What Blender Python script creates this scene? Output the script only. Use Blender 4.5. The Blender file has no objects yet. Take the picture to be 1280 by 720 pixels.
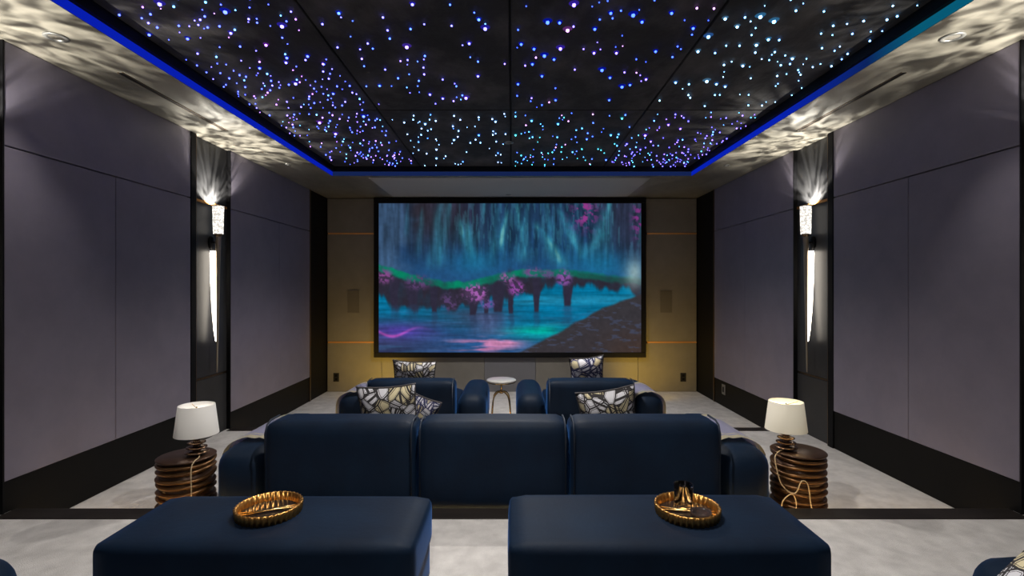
import bpy, bmesh, math, random
import numpy as np
from mathutils import Vector, Matrix
PI = math.pi
rnd = random.Random(7)
S = bpy.context.scene
C = S.collection

# ------------------------------------------------------------------ camera, world, exposure
EYE = 1.54                      # height of the lens above the front floor
F = 620.0                       # focal length in pixels of a 1280 px wide frame
cam_d = bpy.data.cameras.new('camera'); cam_d.sensor_width = 36.0; cam_d.lens = F/1280*36.0
cam_d.clip_start = 0.05; cam_d.clip_end = 60
cam_o = bpy.data.objects.new('camera', cam_d); C.objects.link(cam_o)
cam_o.location = (0, 0, EYE); cam_o.rotation_euler = (PI/2, 0, 0)
S.camera = cam_o
S.view_settings.view_transform = 'Standard'; S.view_settings.look = 'None'
S.view_settings.exposure = 0.0; S.view_settings.gamma = 1.0
w = bpy.data.worlds.new('world'); S.world = w; w.use_nodes = True
w.node_tree.nodes['Background'].inputs[0].default_value = (0.02, 0.02, 0.03, 1)
w.node_tree.nodes['Background'].inputs[1].default_value = 0.3

# light levels (watts / emission strengths), tuned against the photograph
P_DOWN = 24.0        # recessed downlights over the side aisles
P_CENTRE = 200.0      # downlights in the starry ceiling, the unseen ones added for fill
P_SCONCE = 85.0      # bare lamp inside each sconce cup
E_BAR = 7.0          # light bar of each sconce
E_CUP = 2.0
E_COVE = 1.15
E_STAR = 1.0
P_UP = 44.0          # added hidden uplights, warm wash on the screen wall
E_STEP = 14.0        # warm strips under the step nosings
P_LAMP = 0.9

# room measurements (metres, front floor = 0)
W = 2.74             # half width at the face of the wall panels
F1, F2 = 0.17, 0.32  # risers
Y1, Y2 = 4.85, 2.73  # front edges of the risers
YB = 7.36            # face of the screen wall
ZS = 2.877           # soffit
ZC = 2.985           # starry ceiling
XT, YT = 2.147, 5.92 # tray opening
YR = -2.4            # rear wall

# ------------------------------------------------------------------ helpers
def link(o): C.objects.link(o); return o
def tag(o, label=None, cat=None, group=None, kind=None):
    if label: o['label'] = label
    if cat: o['category'] = cat
    if group: o['group'] = group
    if kind: o['kind'] = kind
    return o
def empty(name, loc, label, cat, group=None, rz=0.0):
    o = bpy.data.objects.new(name, None); link(o); o.location = loc; o.rotation_euler = (0, 0, rz)
    o.empty_display_size = 0.05
    return tag(o, label, cat, group)
def obj(name, bm, mat, parent=None, smooth=False, loc=None, kind=None):
    me = bpy.data.meshes.new(name)
    if smooth:
        for f in bm.faces: f.smooth = True
    bm.to_mesh(me); bm.free()
    for m in (mat if isinstance(mat, (list, tuple)) else [mat]): me.materials.append(m)
    o = bpy.data.objects.new(name, me); link(o)
    if parent is not None: o.parent = parent
    if loc is not None: o.location = loc
    if kind: o['kind'] = kind
    return o
def copy_tree(o, parent=None):
    c = o.copy(); link(c); c.parent = parent
    for ch in list(o.children): copy_tree(ch, c)
    return c

def box(bm, x0, x1, y0, y1, z0, z1, bev=0.0, seg=1):
    g = bmesh.ops.create_cube(bm, size=1.0)
    vs = g['verts']
    for v in vs:
        v.co = Vector(((x0+x1)/2 + v.co.x*(x1-x0), (y0+y1)/2 + v.co.y*(y1-y0), (z0+z1)/2 + v.co.z*(z1-z0)))
    if bev > 0:
        es = list({e for v in vs for e in v.link_edges})
        bmesh.ops.bevel(bm, geom=es, offset=bev, segments=seg, affect='EDGES', profile=0.5)
    return bm
def B(x0, x1, y0, y1, z0, z1, bev=0.0, seg=1):
    return box(bmesh.new(), min(x0, x1), max(x0, x1), min(y0, y1), max(y0, y1), z0, z1, bev, seg)

def soft(x0, x1, y0, y1, z0, z1, r=0.05, n=8, puff=(0, 0, 0), sag=None):
    """upholstered block: a rounded box with bulging faces"""
    cx, cy, cz = (x0+x1)/2, (y0+y1)/2, (z0+z1)/2
    h = (abs(x1-x0)/2, abs(y1-y0)/2, abs(z1-z0)/2)
    r = min(r, min(h)*0.98)
    bm = bmesh.new()
    t = [-1 + 2*i/n for i in range(n+1)]
    t = [math.copysign(abs(a)**0.75, a) for a in t]
    cache = {}
    def P(a, b, c):
        k = (round(a, 5), round(b, 5), round(c, 5))
        if k in cache: return cache[k]
        p = [a*h[0], b*h[1], c*h[2]]
        q = [max(-h[i]+r, min(h[i]-r, p[i])) for i in range(3)]
        d = Vector([p[i]-q[i] for i in range(3)])
        # map the corner of the cube onto the sphere
        L = d.length
        if L > 1e-9:
            m = max(abs(e) for e in d)
            d = d * (m/L)
        res = [q[i]+d[i] for i in range(3)]
        uvw = (a, b, c)
        for i in range(3):
            j, k2 = (i+1) % 3, (i+2) % 3
            res[i] += puff[i]*uvw[i]*(1-uvw[j]**2)*(1-uvw[k2]**2)
        if sag: res[2] += sag(a, b, c)
        v = bm.verts.new((cx+res[0], cy+res[1], cz+res[2])); cache[k] = v
        return v
    for ax in range(3):
        for sgn in (-1, 1):
            for i in range(n):
                for j in range(n):
                    q = []
                    for (a, b) in ((t[i], t[j]), (t[i+1], t[j]), (t[i+1], t[j+1]), (t[i], t[j+1])):
                        p = [0, 0, 0]; p[ax] = sgn; p[(ax+1) % 3] = a; p[(ax+2) % 3] = b
                        q.append(P(*p))
                    if sgn < 0: q.reverse()
                    bm.faces.new(q)
    bmesh.ops.recalc_face_normals(bm, faces=bm.faces)
    return bm

def lathe(bm, prof, n=32, cx=0, cy=0, wob=None):
    rows = []
    for k, (r, z) in enumerate(prof):
        if r < 1e-6:
            rows.append([bm.verts.new((cx, cy, z))]); continue
        row = []
        for i in range(n):
            a = 2*PI*i/n
            rr, zz = (r, z) if wob is None else wob(a, r, z)
            row.append(bm.verts.new((cx+rr*math.cos(a), cy+rr*math.sin(a), zz)))
        rows.append(row)
    for a, b in zip(rows, rows[1:]):
        if len(a) == 1 and len(b) == 1: continue
        for i in range(n):
            j = (i+1) % n
            if len(a) == 1: bm.faces.new((a[0], b[j], b[i]))
            elif len(b) == 1: bm.faces.new((a[i], a[j], b[0]))
            else: bm.faces.new((a[i], a[j], b[j], b[i]))
    bmesh.ops.recalc_face_normals(bm, faces=bm.faces)
    return bm
def LA(prof, n=32, **k): return lathe(bmesh.new(), prof, n, **k)
def disc_prof(r, z0, z1, b=0.004):
    return [(0, z0), (r-b, z0), (r, z0+b), (r, z1-b), (r-b, z1), (0, z1)]

def tube(bm, pts, r, n=8, caps=True):
    pts = [Vector(p) for p in pts]
    rr = r if isinstance(r, (list, tuple)) else [r]*len(pts)
    rows = []; up = Vector((0, 0, 1))
    for i, p in enumerate(pts):
        d = (pts[min(i+1, len(pts)-1)] - pts[max(i-1, 0)]).normalized()
        a = d.cross(up)
        if a.length < 1e-3: a = d.cross(Vector((1, 0, 0)))
        a.normalize(); b = d.cross(a).normalized()
        rows.append([bm.verts.new(p + (a*math.cos(2*PI*k/n) + b*math.sin(2*PI*k/n))*rr[i]) for k in range(n)])
    for a, b in zip(rows, rows[1:]):
        for k in range(n):
            bm.faces.new((a[k], a[(k+1) % n], b[(k+1) % n], b[k]))
    if caps: bm.faces.new(rows[0]); bm.faces.new(list(reversed(rows[-1])))
    bmesh.ops.recalc_face_normals(bm, faces=bm.faces)
    return bm
def smooth_path(pts, k=6):
    """Catmull-Rom through the points"""
    P = [Vector(p) for p in pts]; out = []
    for i in range(len(P)-1):
        a, b, c, d = P[max(i-1, 0)], P[i], P[i+1], P[min(i+2, len(P)-1)]
        for j in range(k):
            t = j/k
            out.append(0.5*((2*b) + (c-a)*t + (2*a-5*b+4*c-d)*t*t + (3*b-a-3*c+d)*t**3))
    out.append(P[-1]); return out

# ------------------------------------------------------------------ materials
def lin(c): 
    c = c/255.0
    return c/12.92 if c <= 0.04045 else ((c+0.055)/1.055)**2.4
def rgb(r, g, b): return (lin(r), lin(g), lin(b), 1.0)
def mat(name, col, rough=0.5, metal=0.0, sheen=0.0, sheen_col=None, emit=None, strength=1.0,
        noise=None, bump=None, coat=0.0, spec=None, trans=0.0, ior=None, stretch=(1, 1, 1)):
    """noise = (scale, second colour, low, high); bump = (scale, strength)"""
    m = bpy.data.materials.new(name); m.use_nodes = True
    nt = m.node_tree; n = nt.nodes; b = n['Principled BSDF']
    b.inputs['Base Color'].default_value = col; b.inputs['Roughness'].default_value = rough
    b.inputs['Metallic'].default_value = metal
    b.inputs['Sheen Weight'].default_value = sheen
    if sheen_col: b.inputs['Sheen Tint'].default_value = sheen_col
    if sheen: b.inputs['Sheen Roughness'].default_value = 0.35
    if coat: b.inputs['Coat Weight'].default_value = coat
    if spec is not None: b.inputs['Specular IOR Level'].default_value = spec
    if trans: b.inputs['Transmission Weight'].default_value = trans
    if ior: b.inputs['IOR'].default_value = ior
    if emit: b.inputs['Emission Color'].default_value = emit; b.inputs['Emission Strength'].default_value = strength
    tc = mp = None
    if noise or bump:
        tc = n.new('ShaderNodeTexCoord'); mp = n.new('ShaderNodeMapping'); mp.inputs['Scale'].default_value = stretch
        nt.links.new(tc.outputs['Object'], mp.inputs[0])
    if noise:
        t = n.new('ShaderNodeTexNoise'); t.inputs['Scale'].default_value = noise[0]; t.inputs['Detail'].default_value = 6
        t.inputs['Roughness'].default_value = 0.6
        nt.links.new(mp.outputs[0], t.inputs['Vector'])
        r = n.new('ShaderNodeValToRGB'); r.color_ramp.elements[0].position = noise[2]; r.color_ramp.elements[1].position = noise[3]
        r.color_ramp.elements[0].color = col; r.color_ramp.elements[1].color = noise[1]
        nt.links.new(t.outputs['Fac'], r.inputs[0]); nt.links.new(r.outputs[0], b.inputs['Base Color'])
    if bump:
        t = n.new('ShaderNodeTexNoise'); t.inputs['Scale'].default_value = bump[0]; t.inputs['Detail'].default_value = 3
        nt.links.new(mp.outputs[0], t.inputs['Vector'])
        bp = n.new('ShaderNodeBump'); bp.inputs['Strength'].default_value = bump[1]; bp.inputs['Distance'].default_value = 0.01
        nt.links.new(t.outputs['Fac'], bp.inputs['Height']); nt.links.new(bp.outputs[0], b.inputs['Normal'])
    return m
def emis(name, col, strength):
    m = bpy.data.materials.new(name); m.use_nodes = True; nt = m.node_tree; nt.nodes.clear()
    e = nt.nodes.new('ShaderNodeEmission'); e.inputs[0].default_value = col; e.inputs[1].default_value = strength
    o = nt.nodes.new('ShaderNodeOutputMaterial'); nt.links.new(e.outputs[0], o.inputs[0]); return m

M = {}
M['panel'] = mat('grey satin wall fabric', (0.195, 0.176, 0.226, 1), 0.45, noise=(5, (0.22, 0.199, 0.254, 1), 0.35, 0.65), bump=(420, 0.06), spec=0.45)
M['plinth'] = mat('black lacquer plinth', (0.004, 0.004, 0.004, 1), 0.5, noise=(3, (0.007, 0.0065, 0.006, 1), 0.3, 0.7), spec=0.12)
M['niche'] = mat('polished charcoal niche panel', (0.026, 0.026, 0.028, 1), 0.42, noise=(4, (0.036, 0.036, 0.038, 1), 0.3, 0.7), spec=0.35)
M['black'] = mat('matt black', (0.005, 0.005, 0.006, 1), 0.6, spec=0.15)
M['screen_wall'] = mat('taupe fabric wall panel', (0.175, 0.163, 0.142, 1), 0.5, noise=(6, (0.195, 0.182, 0.160, 1), 0.35, 0.65), bump=(300, 0.05))
M['screen_mid'] = mat('grey blue fabric wall panel', (0.15, 0.15, 0.165, 1), 0.5, bump=(300, 0.05))
M['brass'] = mat('brushed copper brass inlay', (0.85, 0.42, 0.14, 1), 0.38, 0.55)
M['bronze'] = mat('dark bronze trim', (0.16, 0.11, 0.07, 1), 0.35, 1.0)
M['soffit'] = mat('pearl plaster soffit', (0.16, 0.150, 0.125, 1), 0.40, metal=0.15, noise=(2.2, (0.27, 0.25, 0.21, 1), 0.35, 0.68), bump=(9, 0.15), stretch=(1.6, 0.7, 1))  # mottling also paints the sconces' cloudy light pattern into the plaster
M['backing'] = mat('dark backing board', (0.01, 0.01, 0.012, 1), 0.8)
M['star_panel'] = mat('mottled charcoal suede', (0.012, 0.011, 0.012, 1), 0.8, noise=(3.2, (0.085, 0.077, 0.077, 1), 0.45, 0.78), bump=(16, 0.8), stretch=(1, 0.6, 1))
M['carpet'] = mat('silver grey carpet', (0.55, 0.533, 0.53, 1), 0.9, sheen=0.3, noise=(9, (0.76, 0.74, 0.735, 1), 0.35, 0.7), bump=(260, 0.6), spec=0.1)
M['nosing'] = mat('dark timber nosing', (0.012, 0.010, 0.010, 1), 0.5, spec=0.2, noise=(5, (0.024, 0.020, 0.018, 1), 0.3, 0.7), stretch=(0.6, 14, 6))
M['velvet'] = mat('navy velvet', (0.0035, 0.0090, 0.022, 1), 0.6, sheen=0.24, sheen_col=(0.05, 0.20, 0.65, 1), noise=(3.5, (0.005, 0.016, 0.038, 1), 0.3, 0.7), bump=(55, 0.08), spec=0.15)
M['piping'] = mat('navy piping', (0.008, 0.018, 0.04, 1), 0.6)
M['marble'] = mat('white marble', (0.42, 0.415, 0.41, 1), 0.2, noise=(4, (0.32, 0.32, 0.325, 1), 0.5, 0.8))
M['gold'] = mat('polished brass', (0.75, 0.50, 0.20, 1), 0.25, 1.0)
M['tray'] = mat('hammered brass', (0.80, 0.42, 0.12, 1), 0.3, 1.0, bump=(40, 0.15))
M['tray_in'] = mat('dark mirrored tray floor', (0.03, 0.022, 0.02, 1), 0.12, 0.3)
M['shade'] = mat('ivory lamp shade', (0.80, 0.76, 0.66, 1), 0.8, emit=(1.0, 0.86, 0.55, 1), strength=0.10)
M['shade_cold'] = mat('white linen lamp shade', (0.82, 0.81, 0.79, 1), 0.8)
M['drum'] = mat('dark bronze ribbed drum', (0.045, 0.024, 0.016, 1), 0.35, 0.5, noise=(6, (0.10, 0.05, 0.028, 1), 0.4, 0.7))
M['drum_edge'] = mat('worn bronze rib', (0.20, 0.105, 0.045, 1), 0.35, 0.8, noise=(5, (0.07, 0.035, 0.018, 1), 0.4, 0.65))
M['lamp_disc'] = mat('smoked bronze disc', (0.17, 0.10, 0.06, 1), 0.25, 0.8)
M['cord'] = mat('pale gold cord', (0.55, 0.42, 0.25, 1), 0.5)
M['white'] = mat('white plastic', (0.75, 0.74, 0.72, 1), 0.4)
M['grey'] = mat('grey metal', (0.28, 0.28, 0.27, 1), 0.4, 0.6)
M['socket'] = mat('black outlet plate', (0.010, 0.009, 0.008, 1), 0.4)
M['grille'] = mat('speaker grille cloth', (0.125, 0.115, 0.098, 1), 0.7, bump=(500, 0.3))
M['glass'] = mat('clear glass', (1, 1, 1, 1), 0.03, trans=1.0, ior=1.45)
M['smoke'] = mat('smoked glass', (0.12, 0.09, 0.09, 1), 0.05, trans=0.7, ior=1.45)
M['led_warm'] = emis('warm step light', (1.0, 0.62, 0.22, 1), E_STEP)
M['led_bar'] = emis('warm white light bar', (1.0, 0.90, 0.76, 1), E_BAR)

def throw_mat():
    m = mat('woven throw', (0.42, 0.42, 0.60, 1), 0.9, sheen=0.3, bump=(160, 0.5))
    nt = m.node_tree; n = nt.nodes; b = n['Principled BSDF']
    uv = n.new('ShaderNodeUVMap'); sp = n.new('ShaderNodeSeparateXYZ'); r = n.new('ShaderNodeValToRGB')
    r.color_ramp.interpolation = 'CONSTANT'
    e = r.color_ramp.elements
    e[0].position = 0; e[0].color = (0.72, 0.66, 0.48, 1); e[1].position = 0.10; e[1].color = (0.46, 0.46, 0.66, 1)
    for p, c in ((0.14, (0.74, 0.70, 0.58, 1)), (0.17, (0.46, 0.46, 0.66, 1)), (0.83, (0.74, 0.70, 0.58, 1)), (0.86, (0.46, 0.46, 0.66, 1)), (0.90, (0.72, 0.66, 0.48, 1))):
        q = e.new(p); q.color = c
    nt.links.new(uv.outputs[0], sp.inputs[0]); nt.links.new(sp.outputs['Y'], r.inputs[0]); nt.links.new(r.outputs[0], b.inputs['Base Color'])
    return m
M['throw'] = throw_mat()

def pillow_mat(name, scale, blue):
    """white and cream cloth printed with dark angular outlines and stripes"""
    m = mat(name, (0.8, 0.8, 0.8, 1), 0.85, bump=(300, 0.1)); nt = m.node_tree; n = nt.nodes; b = n['Principled BSDF']; L = nt.links.new
    uv = n.new('ShaderNodeUVMap')
    def vor(feat):
        v = n.new('ShaderNodeTexVoronoi'); v.voronoi_dimensions = '2D'; v.feature = feat; v.inputs['Scale'].default_value = scale
        v.inputs['Randomness'].default_value = 1.0
        L(uv.outputs[0], v.inputs['Vector']); return v
    def mth(op, a, bb=None):
        q = n.new('ShaderNodeMath'); q.operation = op
        for i, s in enumerate((a, bb)):
            if s is None: continue
            if isinstance(s, (int, float)): q.inputs[i].default_value = s
            else: L(s, q.inputs[i])
        return q.outputs[0]
    e = vor('DISTANCE_TO_EDGE'); c = vor('F1')
    sc = n.new('ShaderNodeSeparateColor'); L(c.outputs['Color'], sc.inputs[0])
    su = n.new('ShaderNodeSeparateXYZ'); L(uv.outputs[0], su.inputs[0])
    ang = mth('MULTIPLY', sc.outputs[0], 6.283)
    d = mth('ADD', mth('MULTIPLY', su.outputs[0], mth('COSINE', ang)), mth('MULTIPLY', su.outputs[1], mth('SINE', ang)))
    st = mth('GREATER_THAN', mth('SINE', mth('MULTIPLY', d, scale*13.0)), 0.25)
    st = mth('MULTIPLY', st, mth('GREATER_THAN', sc.outputs[1], 0.45))
    ed = mth('LESS_THAN', e.outputs['Distance'], 0.055)
    ed2 = mth('MULTIPLY', mth('GREATER_THAN', e.outputs['Distance'], 0.10), mth('LESS_THAN', e.outputs['Distance'], 0.125))
    mp = n.new('ShaderNodeMapping'); mp.inputs['Location'].default_value = (3.7, 1.9, 0); mp.inputs['Rotation'].default_value = (0, 0, .7); L(uv.outputs[0], mp.inputs[0])
    e2 = n.new('ShaderNodeTexVoronoi'); e2.voronoi_dimensions = '2D'; e2.feature = 'DISTANCE_TO_EDGE'; e2.inputs['Scale'].default_value = scale*.62; L(mp.outputs[0], e2.inputs['Vector'])
    d2 = e2.outputs['Distance']
    cross = mth('MAXIMUM', mth('LESS_THAN', d2, .040), mth('MULTIPLY', mth('GREATER_THAN', d2, .085), mth('LESS_THAN', d2, .115)))
    dark = mth('MAXIMUM', mth('MAXIMUM', mth('MAXIMUM', ed, ed2), st), cross)
    tone = n.new('ShaderNodeMix'); tone.data_type = 'RGBA'
    tone.inputs[6].default_value = (0.74, 0.74, 0.80, 1); tone.inputs[7].default_value = (0.72, 0.64, 0.42, 1)
    L(mth('GREATER_THAN', sc.outputs[2], 0.62), tone.inputs[0])
    mx = n.new('ShaderNodeMix'); mx.data_type = 'RGBA'; mx.inputs[7].default_value = blue
    L(dark, mx.inputs[0]); L(tone.outputs[2], mx.inputs[6]); L(mx.outputs[2], b.inputs['Base Color'])
    return m
M['pillow'] = pillow_mat('angular print cushion cloth', 5.6, (0.035, 0.032, 0.035, 1))
M['pillow_b'] = pillow_mat('angular print cushion cloth blue', 5.0, (0.025, 0.03, 0.10, 1))

def crystal_mat():
    m = bpy.data.materials.new('lit crystal sleeve'); m.use_nodes = True; nt = m.node_tree; nt.nodes.clear(); L = nt.links.new
    e = nt.nodes.new('ShaderNodeEmission'); o = nt.nodes.new('ShaderNodeOutputMaterial'); tc = nt.nodes.new('ShaderNodeTexCoord')
    v = nt.nodes.new('ShaderNodeTexVoronoi'); v.inputs['Scale'].default_value = 60; r = nt.nodes.new('ShaderNodeValToRGB')
    r.color_ramp.elements[0].position = 0.25; r.color_ramp.elements[0].color = (1, 0.95, 0.88, 1)
    r.color_ramp.elements[1].position = 0.62; r.color_ramp.elements[1].color = (0.36, 0.34, 0.31, 1)
    L(tc.outputs['Object'], v.inputs['Vector']); L(v.outputs['Distance'], r.inputs[0]); L(r.outputs[0], e.inputs[0])
    e.inputs[1].default_value = E_CUP; L(e.outputs[0], o.inputs[0]); return m
M['crystal'] = crystal_mat()

# ------------------------------------------------------------------ lights
def point(name, loc, power, col, size=0.03, parent=None):
    d = bpy.data.lights.new(name, 'POINT'); d.energy = power; d.color = col; d.shadow_soft_size = size
    o = bpy.data.objects.new(name, d); link(o); o.location = loc
    if parent: o.parent = parent
    return o
def spot(name, loc, power, col, angle, blend=0.6, rot=(0, 0, 0), size=0.04, parent=None):
    d = bpy.data.lights.new(name, 'SPOT'); d.energy = power; d.color = col; d.spot_size = math.radians(angle); d.spot_blend = blend; d.shadow_soft_size = size
    o = bpy.data.objects.new(name, d); link(o); o.location = loc; o.rotation_euler = rot
    if parent: o.parent = parent
    return o

# ================================================================== STRUCTURE
floor = tag(obj('floor', B(-2.9, 2.9, YR-.1, YB+.3, -.12, 0), M['carpet']), 'silver grey carpeted theatre floor on three levels', kind='structure')
obj('riser_platform', B(-W-.03, W+.03, Y2, Y1-.012, 0.0, F1), M['carpet'], floor)
obj('riser_platform', B(-W-.03, W+.03, YR, Y2-.012, 0.0, F2), M['carpet'], floor)
obj('step_nosing', B(-W+.002, W-.002, Y1-.10, Y1+.012, F1-.030, F1+.004, .003), M['nosing'], floor)
obj('step_nosing', B(-W+.002, W-.002, Y2-.115, Y2+.010, F2-.030, F2+.004, .003), M['nosing'], floor)
obj('step_light_strip', B(-W+.05, W-.05, Y1-.010, Y1+.004, F1-.046, F1-.032), M['led_warm'], floor)
obj('step_light_strip', B(-W+.05, W-.05, Y2-.010, Y2+.004, F2-.046, F2-.032), M['led_warm'], floor)

# --- side walls, clad with panels
ND = 4.23, 4.83            # far sconce niche
NN = 2.05, 2.675           # near sconce niche
def side_wall(s, name):
    wl = tag(obj(name, B(s*2.80, s*2.95, YR-.1, YB+.3, 0, 3.2), M['backing']), 'panelled %s side wall of the theatre' % ('left' if s < 0 else 'right'), kind='structure')
    def pan(y0, y1, z0, z1, m='panel', face=W, nm='wall_panel', g=.002):
        return obj(nm, B(s*face, s*2.80, y0+g, y1-g, z0+g, z1-g, .003), M[m], wl)
    # section beside the upper riser (near), lower panels in two, one upper panel
    pan(2.675, 3.43, .49, 2.308); pan(3.43, ND[0], .49, 2.308); pan(2.675, ND[0], 2.312, ZS)
    pan(2.675, ND[0], F1, .49, 'plinth', W+.006, 'plinth_panel')
    sp = 5.84
    pan(ND[1], sp, .33, 2.308, g=.0012); pan(sp, 6.72, .33, 2.308, g=.0012); pan(ND[1], 6.72, 2.312, ZS)
    pan(ND[1], 6.72, 0.0, .33, 'plinth', W+.006, 'plinth_panel')
    # rear section beside and behind the camera
    for a, b in ((-2.4, -0.9), (-0.9, 0.55), (0.55, NN[0])):
        pan(a, b, .64, 2.308); pan(a, b, 2.312, ZS); pan(a, b, F2, .64, 'plinth', W+.006, 'plinth_panel')
    for (a, b) in (ND, NN):
        fl = F1 if b > 3 else F2
        pan(a+.085, b, .735, 2.305, 'niche', 2.775, 'niche_panel'); pan(a+.085, b, 2.328, ZS, 'niche', 2.775, 'niche_panel')
        pan(a+.085, b, fl if b < 4 else 0.0, .718, 'niche', 2.775, 'niche_panel')
        obj('brass_inlay', B(s*2.770, s*2.80, a+.085, b, 2.306, 2.327), M['brass'], wl)
        obj('bronze_inlay', B(s*2.778, s*2.80, a+.085, b, .719, .734), M['bronze'], wl)
        obj('black_post', B(s*(W-.004), s*2.80, a+.002, a+.070, fl, ZS, .003), M['black'], wl)
        obj('bronze_trim', B(s*(W+.002), s*2.80, a+.072, a+.083, fl, ZS), M['bronze'], wl)
        obj('edge_shade', B(s*(W-.001), s*2.80, b-.008, b+.0012, fl, ZS), M['black'], wl)  # black strip added so the panel edge stays dark beside the sconce
    obj('bronze_trim', B(s*(W-.002), s*2.80, 6.722, 6.755, 0, ZS), M['bronze'], wl)
    obj('corner_column', B(s*(W+.012), s*2.80, 6.757, YB+.02, 0, ZS), M['black'], wl)
    return wl
side_wall(-1, 'wall_left'); side_wall(1, 'wall_right')

wf = tag(obj('wall_front', B(-2.9, 2.9, YB+.04, YB+.3, 0, 3.2), M['backing']), 'taupe panelled screen wall with two copper inlay lines', kind='structure')
cols = [-W, -1.935, -1.175, -.41, .35, 1.115, 1.87, W]
for i in range(7):
    for (z0, z1) in ((0, .722), (.746, 2.336), (2.360, ZS-.012)):
        if z0 > .7 and 2 <= i <= 4 and z0 < 2: pass
        obj('wall_panel', B(cols[i]+.002, cols[i+1]-.002, YB, YB+.04, z0+.001, z1-.001, .002), M['screen_mid' if i == 3 else 'screen_wall'], wf)
for z in (.734, 2.348):
    for (a, b) in ((-W, -2.0), (2.0, W)) if z > 2 else ((-W, -2.0), (2.0, W)):
        obj('copper_inlay', B(a+.01, b, YB-.004, YB+.04, z-.0105, z+.0105), M['brass'], wf)
wb = tag(obj('wall_back', B(-2.9, 2.9, YR-.15, YR, 0, 3.2), M['panel']), 'plain rear wall behind the last row of seats', kind='structure')

# --- ceiling: soffit ring, lit tray, starry panels
ceil = tag(obj('ceiling', B(-2.95, 2.95, YR-.15, YB+.3, ZC+.03, 3.25), M['backing']), 'tray ceiling with star lights and pearl plaster soffit', kind='structure')
YT0 = -1.6
M['soffit_spill'] = mat('pale grey screen spill', (0.42, 0.40, 0.385, 1), 0.6, bump=(200, 0.05))
obj('screen_spill', B(-1.74, 1.68, YT+.09, YB-.12, ZS-.006, ZS, .002), M['soffit_spill'], ceil)  # pale sheet painting the screen's light spill onto the soffit
for s in (-1, 1):
    obj('soffit', B(s*XT, s*2.80, YR, YB+.04, ZS, ZC+.03), M['soffit'], ceil)
obj('soffit', B(-XT, XT, YT, YB+.04, ZS, ZC+.03), M['soffit'], ceil)
obj('soffit', B(-XT, XT, YR, YT0, ZS, ZC+.03), M['soffit'], ceil)
M['cove_l'] = emis('blue cove light', (0.002, 0.011, 0.36, 1), E_COVE)
def cove_right():
    m = emis('blue to teal cove light', (0.004, 0.03, 0.42, 1), E_COVE); nt = m.node_tree; L = nt.links.new
    tc = nt.nodes.new('ShaderNodeTexCoord'); sp = nt.nodes.new('ShaderNodeSeparateXYZ'); mr = nt.nodes.new('ShaderNodeMapRange'); r = nt.nodes.new('ShaderNodeValToRGB')
    mr.inputs['From Min'].default_value = 2.3; mr.inputs['From Max'].default_value = 4.6
    e = r.color_ramp.elements; e[0].position = .13; e[0].color = (0.002, 0.085, 0.15, 1); e[1].position = .75; e[1].color = (0.002, 0.013, 0.38, 1)
    q = e.new(.30); q.color = (0.003, 0.014, 0.095, 1)
    L(tc.outputs['Object'], sp.inputs[0]); L(sp.outputs['Y'], mr.inputs['Value']); L(mr.outputs[0], r.inputs[0])
    L(r.outputs[0], nt.nodes['Emission'].inputs[0]); return m
M['cove_r'] = cove_right(); M['cove_f'] = emis('dim blue cove light', (0.006, 0.014, 0.065, 1), E_COVE)
obj('cove_light', B(-XT+.001, -XT+.007, YT0, YT, ZS+.002, ZS+.050), M['cove_l'], ceil)
obj('cove_light', B(XT-.007, XT-.001, YT0, YT, ZS+.002, ZS+.050), M['cove_r'], ceil)
obj('cove_light', B(-XT+.01, XT-.01, YT-.007, YT-.001, ZS+.002, ZS+.050), M['cove_f'], ceil)
for s in (-1, 1):
    obj('black_reveal', B(s*(XT-.004), s*(XT-.028), YT0, YT, ZS+.054, ZC+.01), M['black'], ceil)
obj('black_reveal', B(-XT+.03, XT-.03, YT-.020, YT-.002, ZS+.054, ZC+.01), M['black'], ceil)

# starry panels: four columns, rows between cross seams
PX = [-XT+.03, -1.09, -.012, 1.09, XT-.03]
PY = [(4.03, YT-.02), (2.13, 4.03), (0.23, 2.13), (-1.6, 0.23)]
pal = {
 (0, 0): (150, [(.10, .16, 1.0)]*5 + [(.38, .22, 1.0)]*2 + [(.20, .62, 1.0)] + [(.62, .25, .95)]),
 (1, 0): (60, [(.35, .72, 1.0)]*4 + [(.50, .78, .95)]*2 + [(.10, .35, 1.0)]),
 (2, 0): (84, [(.08, .20, 1.0)]*4 + [(.12, .60, 1.0)]*3 + [(.08, .75, .62)]*2 + [(.75, .30, .55)]),
 (3, 0): (150, [(.18, .14, 1.0)]*4 + [(.36, .18, 1.0)]*3 + [(.15, .45, 1.0)]*2 + [(.15, .80, .95)]),
 (0, 1): (150, [(.10, .14, 1.0)]*5 + [(.26, .20, 1.0)]*3 + [(.18, .55, 1.0)]*1 + [(.68, .22, .85)]),
 (1, 1): (48, [(.22, .18, 1.0)]*3 + [(.08, .18, 1.0)]*3 + [(.40, .24, 1.0)] + [(.15, .5, 1.0)]),
 (2, 1): (46, [(.05, .12, 1.0)]*8 + [(.30, .18, 1.0)]*2 + [(.70, .28, .55)]),
 (3, 1): (70, [(.30, .80, .95)]*4 + [(.45, .85, .90)]*3 + [(.25, .60, .95)]),
}
star_mats = {}
def star_mat(c):
    if c not in star_mats:
        k = E_STAR
        star_mats[c] = emis('fibre star %d' % len(star_mats), (c[0]*.55+.006, c[1]*.62+.006, c[2], 1), 8.0*k)
    return star_mats[c]
bead = bmesh.new(); bmesh.ops.create_icosphere(bead, subdivisions=1, radius=1.0)
bead_v = [v.co.copy() for v in bead.verts]; bead_f = [[v.index for v in f.verts] for f in bead.faces]; bead.free()
def ico(bm, c, r, mi=0):
    vs = [bm.verts.new(c + v*r) for v in bead_v]
    for f in bead_f: bm.faces.new([vs[i] for i in f]).material_index = mi
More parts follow.
